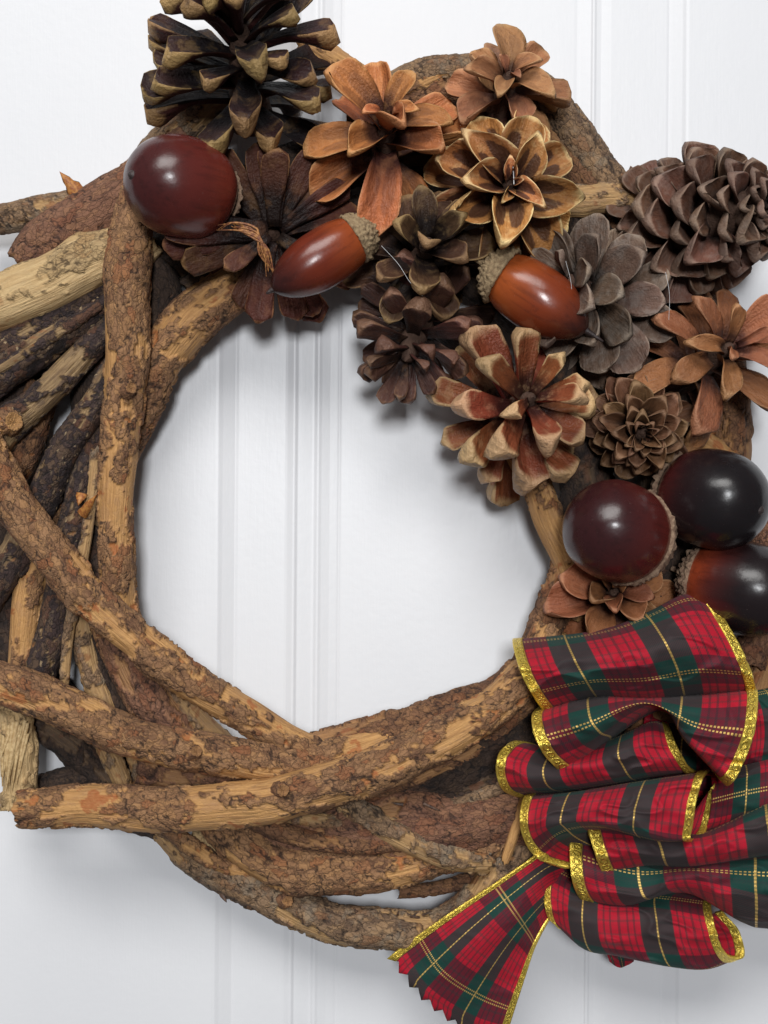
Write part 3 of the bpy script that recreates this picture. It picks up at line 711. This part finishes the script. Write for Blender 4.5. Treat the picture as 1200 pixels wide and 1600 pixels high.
# 13 under the acorns
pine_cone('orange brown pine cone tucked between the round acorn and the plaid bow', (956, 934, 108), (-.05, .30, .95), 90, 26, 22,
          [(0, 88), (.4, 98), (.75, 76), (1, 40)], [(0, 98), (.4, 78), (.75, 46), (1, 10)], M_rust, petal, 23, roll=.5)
# torn fibres of the broken cone
def fibre(root, pts, r, mat, name='torn_fibre'):
    q, s = catmull(pts, n=14)
    w = Pn(q); inv = np.array(root.matrix_basis.inverted())
    n = len(w); v = []
    T = np.gradient(w, axis=0); T /= np.linalg.norm(T, axis=1)[:, None]
    for i in range(n):
        a = np.cross(T[i], [0.2, -1, 0.1]); a /= np.linalg.norm(a); b = np.cross(T[i], a)
        rr_ = r * S * (1 - .6 * abs(i / (n - 1) * 2 - 1) ** 2)
        for j in range(6):
            th = j / 6 * 2 * math.pi; v.append(w[i] + (a * math.cos(th) + b * math.sin(th)) * rr_)
    v = np.array(v); v = (np.c_[v, np.ones(len(v))] @ inv.T)[:, :3]
    return link(name, grid_mesh(name, v, n, 6, mat, wrap=True), root)
M_fib = flake_material('torn_fibre', (.40, .18, .055), (.16, .05, .022))
for i in range(13):
    r0 = rr.uniform(-9, 9); r1 = rr.uniform(-10, 10)
    x_end = 405 + rr.uniform(0, 18)
    fibre(bk, [(335 + rr.uniform(-4, 40), 356 + r0, 205 + r0 * .4), (372 + r1, 356 + r1, 214 + r0 * .5), (400 + r0, 366 + r1, 214), (412 + r1, 392 + r0, 208), (x_end + 8, 412 + rr.uniform(-12, 22), 196)], rr.uniform(.6, 1.7), M_fib)

def glue_material():
    t = NT('clear_glue', .25); t.color((.80, .80, .80)); t.b.inputs['Transmission Weight'].default_value = .3
    return t.m
M_glue = glue_material()

# ------------------------------------------------------------------ acorns
def nut_material(name, a, b, c, s0, s1):
    t = NT(name, .33)
    sv = t.attr('sv'); o = t.obj()
    n = t.noise(t.vmul(o, (1, 1, .35)), 60, 4, .6)
    x = t.math('ADD', sv, t.math('MULTIPLY', t.math('SUBTRACT', n, .5), .28))
    cc = t.mix(t.step(s0 - .25, s0 + .2, x), a, b); cc = t.mix(t.step(s1 - .22, s1 + .18, x), cc, c)
    cc = t.mix(t.math('MULTIPLY', t.step(.58, .75, t.noise(o, 200, 4, .7)), .25), cc, (.02, .012, .01))
    strk = t.noise(t.vmul(o, (1, 1, .08)), 420, 3, .6)
    cc = t.mix(t.math('MULTIPLY', t.step(.48, .70, strk), .45), cc, t.mix(.6, cc, (.012, .006, .006)))
    dust = t.math('MULTIPLY', t.step(.70, .80, t.noise(o, 900, 2, .6)), .22)
    cc = t.mix(dust, cc, (.30, .22, .20))
    t.color(cc)
    t.rough(t.math('ADD', .17, t.math('MULTIPLY', t.noise(o, 130, 4, .6), .18)))
    t.b.inputs['Specular IOR Level'].default_value = .40
    t.bump(t.math('ADD', t.noise(o, 140, 3, .6), t.math('MULTIPLY', t.noise(o, 900, 2), .12)), .10, .0012)
    return t.m
def cap_material(name, a, b):
    t = NT(name, .85); o = t.obj()
    t.color(t.mix(t.step(.35, .65, t.noise(o, 600, 4, .7)), a, b)); t.bump(t.noise(o, 1600, 3, .7), .8, .0008)
    return t.m
M_cap = cap_material('acorn_cap', (.36, .26, .145), (.22, .145, .078))
M_capd = cap_material('dark_acorn_cap', (.15, .085, .055), (.30, .20, .13))
M_tip = flake_material('acorn_tip', (.020, .014, .014), (.035, .02, .018))

def acorn(label, centre, axis, width, length, mat, capmat, seed, cap_len=.24, cap_w=1.06, tip=True, stalk=True, capdrop=0.0, tip_len=10, point=2.25, pk=.5):
    rng = np.random.RandomState(seed)
    ax = V(*axis).normalized(); k = kk(centre[2]); U = S * k
    q = Vector((0, 0, 1)).rotation_difference(ax)
    root = empty('acorn', P(*centre), q)
    tag(root, label, 'acorn', 'acorns glued among the pine cones')
    nr, na = 56, 64
    zs = np.linspace(0, 1, nr); v = []; sv = []
    zz = -np.cos(zs * math.pi)                     # -1 cap end .. 1 tip
    for z in zz:
        r = (1 - abs(z) ** point) ** pk if z > 0 else (1 - abs(z) ** 2.7) ** .5
        for a in range(na):
            th = a / na * 2 * math.pi
            v.append((r * math.cos(th), r * math.sin(th), z)); sv.append((z + 1) / 2)
    v = np.array(v)
    d = 1 + .018 * fbm(v * 1.6 + seed, 2, seed) + .006 * fbm(v * np.array([5, 5, 1.5]) + seed, 2, seed)
    v = v * d[:, None] * np.array([width / 2, width / 2, length / 2]) * U
    me = grid_mesh('nut', v, nr, na, mat, wrap=True); attr(me, 'sv', sv)
    link('nut', me, root)
    # cap: a knobbly cup over the first part of the nut
    nr, na = 46, 110; v = []; hs = []
    zmax = -1 + 2 * cap_len
    for i in range(nr):
        u = i / (nr - 1)
        if u < .85:
            z = -1 + (zmax + 1) * (1 - math.cos(u / .85 * math.pi / 2)); z = max(z, -.9999)
            r = (1 - abs(z) ** 2.9) ** .5 if z < 0 else 1
            r = r * cap_w + .03; z2 = z * 1.03 - .07 - capdrop; hh = 1.0
        else:
            w = (u - .85) / .15
            z = zmax; r = ((1 - abs(z) ** 2.9) ** .5 if z < 0 else 1) * cap_w + .03
            r -= w * (.13); z2 = z * 1.03 - .07 - capdrop + .03 * math.sin(w * math.pi); hh = 1 - w * .7
        for a in range(na):
            th = a / na * 2 * math.pi
            v.append((r * math.cos(th), r * math.sin(th), z2)); hs.append(hh)
    v = np.array(v); hs = np.array(hs)
    f1, f2, idr = voronoi(v * np.array([7, 7, 9]) + seed * 3.1, seed)
    nrm = v * np.array([1, 1, .8]); nrm /= np.linalg.norm(nrm, axis=1)[:, None] + 1e-6
    v = v * np.array([width / 2, width / 2, length / 2]) + nrm * (hs * (sstep(.0, .6, f2 - f1) * 4.2 * (.5 + idr) + fbm(v * 16, 2, seed) * 2.2))[:, None]
    link('cap', grid_mesh('cap', v * U, nr, na, capmat, wrap=True), root)
    if tip:
        tl = tip_len
        prof = [(width * .06, length / 2 - 2.5), (width * .045, length / 2 + tl * .15), (width * .03, length / 2 + tl * .6), (width * .018, length / 2 + tl), (.2, length / 2 + tl + .6)]
        v = [(r * math.cos(a / 12 * 6.2832) * U, r * math.sin(a / 12 * 6.2832) * U, z * U) for r, z in prof for a in range(12)]
        link('tip', grid_mesh('tip', np.array(v), 5, 12, M_tip, wrap=True), root)
    if stalk:
        prof = [(4.5, -length / 2 * 1.05 - 24), (5, -length / 2 * 1.05 - 14), (7, -length / 2)]
        v = [(r * math.cos(a / 10 * 6.2832) * U, r * math.sin(a / 10 * 6.2832) * U, z * U) for r, z in prof for a in range(10)]
        link('stalk', grid_mesh('stalk', np.array(v), 3, 10, capmat, wrap=True), root)
    return root
N_red = nut_material('dark_red_nut', (.155, .026, .016), (.100, .018, .014), (.052, .013, .013), .45, .82)
N_or = nut_material('orange_red_nut', (.27, .056, .016), (.145, .024, .011), (.030, .010, .010), .38, .82)
N_or2 = nut_material('russet_nut', (.31, .068, .016), (.175, .032, .011), (.035, .012, .010), .42, .86)
N_mar = nut_material('maroon_nut', (.135, .019, .013), (.078, .014, .012), (.034, .010, .011), .40, .78)
N_blk = nut_material('black_nut', (.085, .012, .010), (.018, .009, .010), (.010, .008, .009), .30, .60)
N_rb = nut_material('red_to_black_nut', (.30, .050, .016), (.075, .014, .011), (.013, .009, .010), .26, .46)
acorn('round dark red acorn seen tip first on the left, above the upright branch', (281, 292, 206), (-.70, 0.02, .72), 158, 180, N_red, M_capd, 1, tip_len=5, cap_len=.09, cap_w=.90, point=2.1)
acorn('orange red acorn with a rough tan cap leaning down to the left', (501, 406, 188), (-.82, -.54, .14), 92, 182, N_or, M_cap, 2, cap_len=.20, cap_w=.98, point=1.9, pk=.62)
acorn('glossy russet acorn with a tan cap leaning down to the right', (840, 467, 198), (.80, -.56, .16), 104, 184, N_or2, M_cap, 3, cap_len=.19, cap_w=1.03, tip_len=30, point=2.0, pk=.60)
acorn('maroon acorn facing the room just above the plaid bow', (962, 830, 196), (-.62, .20, .75), 158, 178, N_mar, M_capd, 4, cap_len=.30, cap_w=1.0, tip=False)
acorn('nearly black round acorn, upper of the pair at the right edge', (1116, 780, 178), (.60, -.20, .77), 156, 178, N_blk, M_capd, 5, cap_len=.14, cap_w=.96, tip_len=3)
acorn('red to black acorn lying lowest at the right edge behind the bow', (1160, 918, 160), (.78, -.22, .58), 148, 184, N_rb, M_capd, 6, cap_len=.17, cap_w=.92)

# glue strands
def strand(pts, r, label):
    q, s = catmull(pts, n=16); w = Pn(q); n = len(w); v = []
    c = w.mean(0)
    T = np.gradient(w, axis=0); T /= np.linalg.norm(T, axis=1)[:, None]
    for i in range(n):
        a = np.cross(T[i], [0.3, -1, 0.1]); a /= np.linalg.norm(a); b = np.cross(T[i], a)
        for j in range(6):
            th = j / 6 * 2 * math.pi; v.append(w[i] - c + (a * math.cos(th) + b * math.sin(th)) * r * S)
    o = link('glue_strand', grid_mesh('glue_strand', np.array(v), n, 6, M_glue, wrap=True)); o.location = c
    tag(o, label, 'glue strand', 'threads of dried glue')
strand([(800, 234, 250), (802, 262, 252), (803, 288, 252)], .7, 'white glue thread standing upright in the cream edged pine cone')
strand([(596, 384, 236), (622, 412, 238), (640, 440, 236), (660, 462, 232)], .3, 'fine glue thread running right from the orange red acorn cap')
strand([(884, 408, 236), (892, 440, 232), (894, 470, 226)], .3, 'fine glue thread beside the russet acorn on the grey pine cone')
strand([(1040, 425, 214), (1046, 460, 214), (1045, 500, 206)], .3, 'fine glue thread hanging from the compact brown pine cone')

# ------------------------------------------------------------------ plaid bow
def plaid_material():
    t = NT('plaid_ribbon', .62)
    t.b.inputs['Specular IOR Level'].default_value = .18
    uvn = t.n('ShaderNodeUVMap').outputs[0]; sp = t.n('ShaderNodeSeparateXYZ'); t.l(uvn, sp.inputs[0])
    u, v = sp.outputs[0], sp.outputs[1]
    per = .42
    red, grn, drk = (.44, .010, .026), (.006, .036, .030), (.020, .022, .022)
    lnu = []
    def sett(x, ph, gold_pair):
        f = t.math('FRACT', t.math('ADD', t.math('DIVIDE', x, per), ph))            # dark band centred on .5
        dd = t.math('ABSOLUTE', t.math('SUBTRACT', f, .5))
        band = t.step(.225, .212, dd)                                                  # 1 inside the green band
        c = t.mix(band, red, grn)
        # thin dark lines in the red
        e = t.math('ABSOLUTE', t.math('SUBTRACT', f, .5))
        ln = None
        for p in ((.30, .385, .495) if not gold_pair else (.29, .42, .10)):
            w = .011
            m = t.step(w * 1.6, w * .8, t.math('ABSOLUTE', t.math('SUBTRACT', e, p)))
            ln = m if ln is None else t.math('MAXIMUM', ln, m)
        lnu.append(ln)
        # thin red/green over-checks in the green band
        m = t.step(.016, .008, t.math('ABSOLUTE', t.math('SUBTRACT', e, .13)))
        c = t.mix(t.math('MULTIPLY', m, .0 if not gold_pair else .3), c, red)
        if gold_pair: g = t.step(.011, .006, t.math('ABSOLUTE', t.math('SUBTRACT', e, .020)))
        else: g = t.step(.014, .008, e)
        return c, g, band
    cu, gu, bu = sett(u, .5 - .25 / per + 1, False)
    cv, gv, bv = sett(v, 0.0, True)
    tw = t.math('FRACT', t.math('ADD', t.math('MULTIPLY', u, 85.0), t.math('MULTIPLY', v, 85.0)))
    tw = t.step(.25, .75, t.math('ABSOLUTE', t.math('SUBTRACT', t.math('MULTIPLY', tw, 2), 1)))
    c_rr, c_rg, c_gr, c_gg = (.45, .005, .023), (.125, .007, .019), (.026, .028, .029), (.005, .048, .037)
    top_ = t.mix(bv, c_rr, c_rg); bot_ = t.mix(bv, c_gr, c_gg)
    c = t.mix(bu, top_, bot_)
    c = t.mix(t.math('MULTIPLY', tw, .16), c, t.mix(.5, cu, cv))
    c = t.mix(t.math('MULTIPLY', lnu[0], t.math('SUBTRACT', .72, t.math('MULTIPLY', tw, .3))), c, (.030, .016, .022))
    c = t.mix(t.math('MULTIPLY', lnu[1], t.math('SUBTRACT', .50, t.math('MULTIPLY', tw, .3))), c, (.020, .030, .030))
    # metallic threads, dashed where they pass under
    dash_u = t.step(.2, .35, t.math('ABSOLUTE', t.math('SUBTRACT', t.math('FRACT', t.math('MULTIPLY', v, 55)), .5)))
    dash_v = t.step(.12, .3, t.math('ABSOLUTE', t.math('SUBTRACT', t.math('FRACT', t.math('MULTIPLY', u, 60)), .5)))
    gold = t.math('MAXIMUM', t.math('MULTIPLY', gu, t.math('ADD', .45, t.math('MULTIPLY', dash_u, .55))), t.math('MULTIPLY', gv, t.math('MULTIPLY', dash_v, .75)))
    thr = t.math('ADD', t.noise(t.vmul(uvn, (1, .06, 1)), 330, 2), t.noise(t.vmul(uvn, (.06, 1, 1)), 330, 2))
    c = t.mix(t.math('MULTIPLY', t.step(.85, 1.25, thr), .55), c, t.mix(.62, c, drk))
    c = t.mix(t.math('MULTIPLY', t.step(1.12, 1.35, thr), .04), c, (.55, .40, .40))
    nz = t.noise(uvn, 9, 3); c = t.mix(t.math('MULTIPLY', nz, .25), c, t.mix(.4, c, drk))
    c = t.mix(gold, c, (.70, .46, .13))
    t.color(c)
    t.put(t.b.inputs['Metallic'], t.math('MULTIPLY', gold, .55))
    t.rough(t.math('SUBTRACT', .66, t.math('MULTIPLY', gold, .30)))
    t.b.inputs['Sheen Weight'].default_value = .05
    wv = t.math('MULTIPLY', t.math('SINE', t.math('MULTIPLY', u, 1100)), t.math('SINE', t.math('MULTIPLY', v, 1100)))
    t.bump(t.math('ADD', t.math('ADD', t.math('MULTIPLY', wv, .4), t.math('MULTIPLY', tw, .3)), t.math('MULTIPLY', gold, .8)), .30, .0003)
    return t.m
def gold_material():
    t = NT('gold_trim', .30)
    uvn = t.n('ShaderNodeUVMap').outputs[0]; sp = t.n('ShaderNodeSeparateXYZ'); t.l(uvn, sp.inputs[0])
    u, v = sp.outputs[0], sp.outputs[1]                       # u 0..1 across the trim, v along (ribbon widths)
    f = t.math('SUBTRACT', t.math('FRACT', t.math('ADD', t.math('MULTIPLY', v, 27), t.math('MULTIPLY', t.noise(uvn, 6, 2), .6))), .5)
    du = t.math('MULTIPLY', t.math('SUBTRACT', u, .56), 1.25)
    r = t.math('SQRT', t.math('ADD', t.math('MULTIPLY', f, f), t.math('MULTIPLY', du, du)))
    ring = t.step(.14, .02, t.math('ABSOLUTE', t.math('SUBTRACT', r, .33)))
    n = t.noise(uvn, 34, 3)
    t.color(t.mix(t.step(.35, .7, n), (.95, .72, .13), (.82, .57, .08)))
    t.b.inputs['Metallic'].default_value = .72
    t.rough(t.math('ADD', .20, t.math('MULTIPLY', n, .18)))
    t.bump(t.math('ADD', ring, t.math('MULTIPLY', t.noise(t.vmul(uvn, (.12, 1, 1)), 90, 3), .5)), .9, .0010)
    return t.m
M_plaid, M_gold = plaid_material(), gold_material()
bow = empty('plaid_bow', P(980, 1240, 110))
tag(bow, 'red and green plaid ribbon bow with gold wired edges, on the lower right', 'ribbon bow')
bloc = np.array(bow.location)
RW = 330.0
def loop(rungs, name='ribbon_loop', trims=(True, True), v0=0.0, nu=96, u_rng=(0, 1), zig=None, ripple=7.0, seed=0, nvper=None, tw=.040, depthk=1.45):
    rows = []
    if name == 'ribbon_loop': rungs = [[(x, y, 158 + (d - 158) * (depthk if d > 124 else 1.1)) for x, y, d in r] for r in rungs]
    for r in rungs:
        q, _ = catmull(r, n=nu); rows.append(q)
    rows = np.array(rows)                                    # nr, nu, 3
    nv = 22 * (len(rungs) - 1) + 1
    idx = np.linspace(0, len(rungs) - 1, nv)
    e = np.concatenate([2 * rows[:1] - rows[1:2], rows, 2 * rows[-1:] - rows[-2:-1]], 0)
    G = np.zeros((nv, nu, 3))
    for j, x in enumerate(idx):
        i = min(int(x), len(rungs) - 2); t = x - i
        a, b, c, d = e[i], e[i + 1], e[i + 2], e[i + 3]
        G[j] = .5 * (2 * b + (c - a) * t + (2 * a - 5 * b + 4 * c - d) * t ** 2 + (3 * b - a - 3 * c + d) * t ** 3)
    uu = np.linspace(u_rng[0], u_rng[1], nu)
    flat = G.reshape(-1, 3)
    rip = fbm(np.c_[flat[:, 0] / 70, flat[:, 1] / 26, np.full(len(flat), seed * 3.3)], 2, seed)
    cre = 1 - np.abs(fbm(np.c_[(flat[:, 0] + flat[:, 1] * .6) / 80, (flat[:, 1] - flat[:, 0] * .22) / 34, np.full(len(flat), seed * 5.1)], 2, seed + 3)) * 2.6
    rip = rip + np.clip(cre, 0, 1) ** 3 * 1.1
    G[:, :, 2] += (rip * ripple).reshape(nv, nu)
    ln = np.r_[0, np.cumsum(np.linalg.norm(np.diff(G, axis=0), axis=2).mean(1))] / RW + v0
    if zig is not None:                                       # pinked end
        last = G[-1]; prev = G[-4]
        z = np.abs(((np.arange(nu) / nu * zig) % 1) * 2 - 1) * 11
        dirv = (last - prev); dirv /= np.linalg.norm(dirv, axis=1)[:, None]
        G[-1] = last + dirv * z[:, None]
    W = Pn(G.reshape(-1, 3)).reshape(nv, nu, 3)
    def build(nm, Wg, U_, L_, mat, par, thick):
        r_, c_ = Wg.shape[:2]
        me = grid_mesh(nm, (Wg - bloc).reshape(-1, 3), r_, c_, mat)
        uvl = me.uv_layers.new(name='UVMap')
        vi = np.zeros(len(me.loops), np.int32); me.loops.foreach_get('vertex_index', vi)
        UVv = np.stack([np.tile(U_, r_), np.repeat(L_, c_)], 1)
        uvl.data.foreach_set('uv', UVv[vi].astype(np.float32).ravel())
        o = link(nm, me, par)
        m = o.modifiers.new('thickness', 'SOLIDIFY'); m.thickness = thick * S; m.offset = 0
        return o
    o = build(name, W, uu, ln, M_plaid, bow, 1.6)
    for side, on in zip((0, 1), trims):
        if not on: continue
        pos = np.linspace(-.008, tw, 7) if side == 0 else np.linspace(1.008, 1 - tw, 7)
        x = np.arange(nu) / (nu - 1)
        Wt = np.zeros((nv, 7, 3))
        for j in range(nv):
            for a in range(3):
                y = W[j, :, a]
                Wt[j, :, a] = np.interp(np.clip(pos, 0, 1), x, y)
            ext = (W[j, 0] - W[j, 1]) if side == 0 else (W[j, -1] - W[j, -2])
            Wt[j, 0] += ext / np.linalg.norm(ext) * 2.5 * S
        build('gold_trim', Wt, np.linspace(0, 1, 7), ln, M_gold, o, 5.0)
    return o

loop([[(826,1024,70),(960,1000,80),(1100,966,90)],
      [(804,1000,140),(907,990,150),(965,977,156),(1017,955,158),(1068,930,158),(1104,934,158)],
      [(812,1038,192),(910,1022,206),(1000,1006,214),(1080,984,210),(1142,990,196)],
      [(828,1074,196),(920,1056,206),(1010,1050,212),(1090,1036,210),(1168,1042,196)],
      [(850,1106,166),(920,1086,168),(1010,1090,170),(1090,1080,172),(1178,1078,172)],
      [(866,1112,112),(930,1092,112),(1010,1096,112),(1090,1088,112),(1168,1084,112)]], v0=.30, seed=1)
loop([[(846,1104,120),(930,1088,120),(1010,1090,120),(1090,1084,120),(1172,1078,120)],
      [(834,1120,184),(925,1094,186),(1015,1092,188),(1095,1092,196),(1181,1084,196)],
      [(838,1150,206),(915,1128,214),(1005,1098,208),(1090,1128,224),(1177,1136,220)],
      [(856,1182,200),(915,1158,206),(1018,1100,196),(1082,1150,222),(1160,1188,220)],
      [(882,1206,176),(920,1176,180),(1026,1104,172),(1072,1158,206),(1138,1224,206)],
      [(890,1200,130),(930,1172,130),(1030,1110,128),(1068,1150,130),(1120,1206,130)]], v0=.62, seed=2)
loop([[(846,1172,110),(900,1172,116),(965,1150,120),(1020,1128,120),(1040,1132,116)],
      [(808,1160,150),(880,1172,158),(955,1158,160),(1015,1132,158),(1044,1140,150)],
      [(783,1178,176),(860,1198,184),(940,1186,186),(1005,1166,182),(1054,1166,172)],
      [(778,1206,180),(850,1218,186),(940,1204,186),(1010,1188,184),(1068,1190,174)],
      [(788,1232,166),(860,1232,170),(950,1220,170),(1020,1208,168),(1080,1204,160)],
      [(812,1244,120),(870,1238,120),(960,1226,120),(1020,1214,120),(1084,1206,118)]], v0=.93, seed=3)
loop([[(830,1240,110),(900,1236,116),(980,1222,120),(1105,1204,120)],
      [(821,1248,166),(900,1240,180),(980,1228,186),(1098,1212,192)],
      [(815,1274,186),(880,1262,200),(970,1254,208),(1086,1246,206)],
      [(818,1300,184),(872,1284,206),(960,1274,212),(1030,1280,212),(1079,1288,204)],
      [(830,1326,178),(876,1292,196),(940,1288,204),(1026,1308,206),(1077,1312,194)],
      [(850,1344,170),(884,1318,160),(945,1302,156),(1030,1314,160),(1100,1300,160)],
      [(890,1356,158),(910,1344,144),(960,1330,140),(1040,1320,140),(1116,1226,150)]], v0=1.28, seed=4)
loop([[(925,1282,112),(1000,1290,120),(1100,1296,128),(1210,1236,128),(1330,1200,110)],
      [(920,1292,164),(1000,1302,170),(1095,1306,176),(1205,1262,184),(1330,1230,160)],
      [(930,1326,180),(1010,1324,186),(1100,1322,192),(1200,1300,196),(1330,1270,176)],
      [(944,1362,166),(1010,1350,170),(1090,1350,176),(1200,1332,180),(1330,1310,160)],
      [(956,1362,118),(1010,1352,120),(1090,1352,126),(1200,1336,126),(1330,1316,110)]], v0=.46, seed=5, trims=(True, False))
loop([[(900,1296,104),(1000,1340,112),(1100,1340,118),(1200,1330,120),(1320,1320,110)],
      [(893,1310,144),(1000,1346,152),(1100,1348,160),(1200,1342,164),(1320,1334,140)],
      [(893,1348,164),(990,1374,172),(1080,1366,180),(1200,1380,182),(1320,1380,160)],
      [(899,1382,160),(985,1402,168),(1075,1384,178),(1190,1418,178),(1320,1430,150)],
      [(913,1406,138),(980,1414,146),(1070,1394,152),(1160,1440,152),(1200,1450,148),(1320,1456,130)],
      [(930,1400,104),(990,1404,108),(1070,1392,112),(1160,1428,110),(1320,1444,104)]], v0=.82, seed=6, trims=(True, True))
loop([[(880,1350,92),(960,1380,96),(1040,1390,100),(1120,1400,100)],
      [(858,1356,118),(950,1398,136),(1030,1404,140),(1108,1414,132)],
      [(851,1392,138),(930,1432,156),(1020,1436,160),(1116,1454,152)],
      [(856,1426,138),(920,1466,154),(1020,1476,160),(1126,1482,156)],
      [(868,1442,124),(912,1482,136),(960,1492,142),(1040,1508,148),(1100,1512,148),(1140,1496,144)],
      [(890,1440,84),(930,1476,88),(1010,1492,96),(1100,1506,112),(1160,1492,124)],
      [(900,1420,70),(940,1450,74),(1010,1466,80),(1090,1470,88),(1152,1456,104)],
      [(900,1400,66),(940,1430,70),(1010,1440,76),(1080,1436,80),(1126,1424,92)]], v0=.10, seed=7)
# backing added to darken the bow gaps, then loops running out to the right
loop([[(1010,1110,70),(1100,1110,70),(1260,1100,70)],[(1000,1160,92),(1100,1160,96),(1260,1150,96)],[(1000,1220,90),(1100,1220,92),(1260,1210,92)],[(1010,1290,84),(1100,1290,84),(1260,1290,84)],[(1010,1380,70),(1100,1380,70),(1260,1380,70)]], v0=.7, seed=12, trims=(False, False))
loop([[(1120,1100,86),(1200,1080,92),(1340,1060,80)],
      [(1150,1090,120),(1220,1076,128),(1340,1056,120)],
      [(1168,1140,140),(1230,1126,148),(1340,1110,140)],
      [(1160,1200,130),(1230,1184,140),(1340,1160,130)],
      [(1130,1220,96),(1230,1200,100),(1340,1180,90)]], v0=.50, seed=8, trims=(False, False))
loop([[(1090,1214,100),(1180,1196,110),(1340,1160,100)],
      [(1110,1212,140),(1190,1192,152),(1340,1160,140)],
      [(1112,1244,160),(1190,1226,174),(1340,1200,160)],
      [(1106,1286,158),(1190,1268,172),(1340,1240,150)],
      [(1090,1310,120),(1190,1296,128),(1340,1270,110)]], v0=1.16, seed=9, trims=(False, False))
loop([[(930,1440,72),(955,1470,74),(985,1480,74)],
      [(942,1470,70),(962,1494,72),(990,1500,72)],
      [(952,1502,66),(968,1512,68),(984,1506,68)]], v0=.2, seed=10, trims=(False, False), name='ribbon_end', nu=20)
# tail
loop([[(862,1318,108),(880,1350,112),(880,1400,108),(872,1432,100)],
      [(838,1338,124),(850,1366,136),(858,1400,124),(858,1434,112)],
      [(772,1384,128),(800,1424,146),(826,1462,128),(834,1478,120)],
      [(702,1430,124),(742,1478,142),(792,1512,120),(816,1532,116)],
      [(634,1478,112),(672,1538,126),(740,1582,108),(794,1600,108)],
      [(616,1492,108),(662,1552,122),(730,1606,102),(784,1642,104)]], name='ribbon_tail', v0=.33, seed=11, zig=9, nu=90, ripple=2.0)
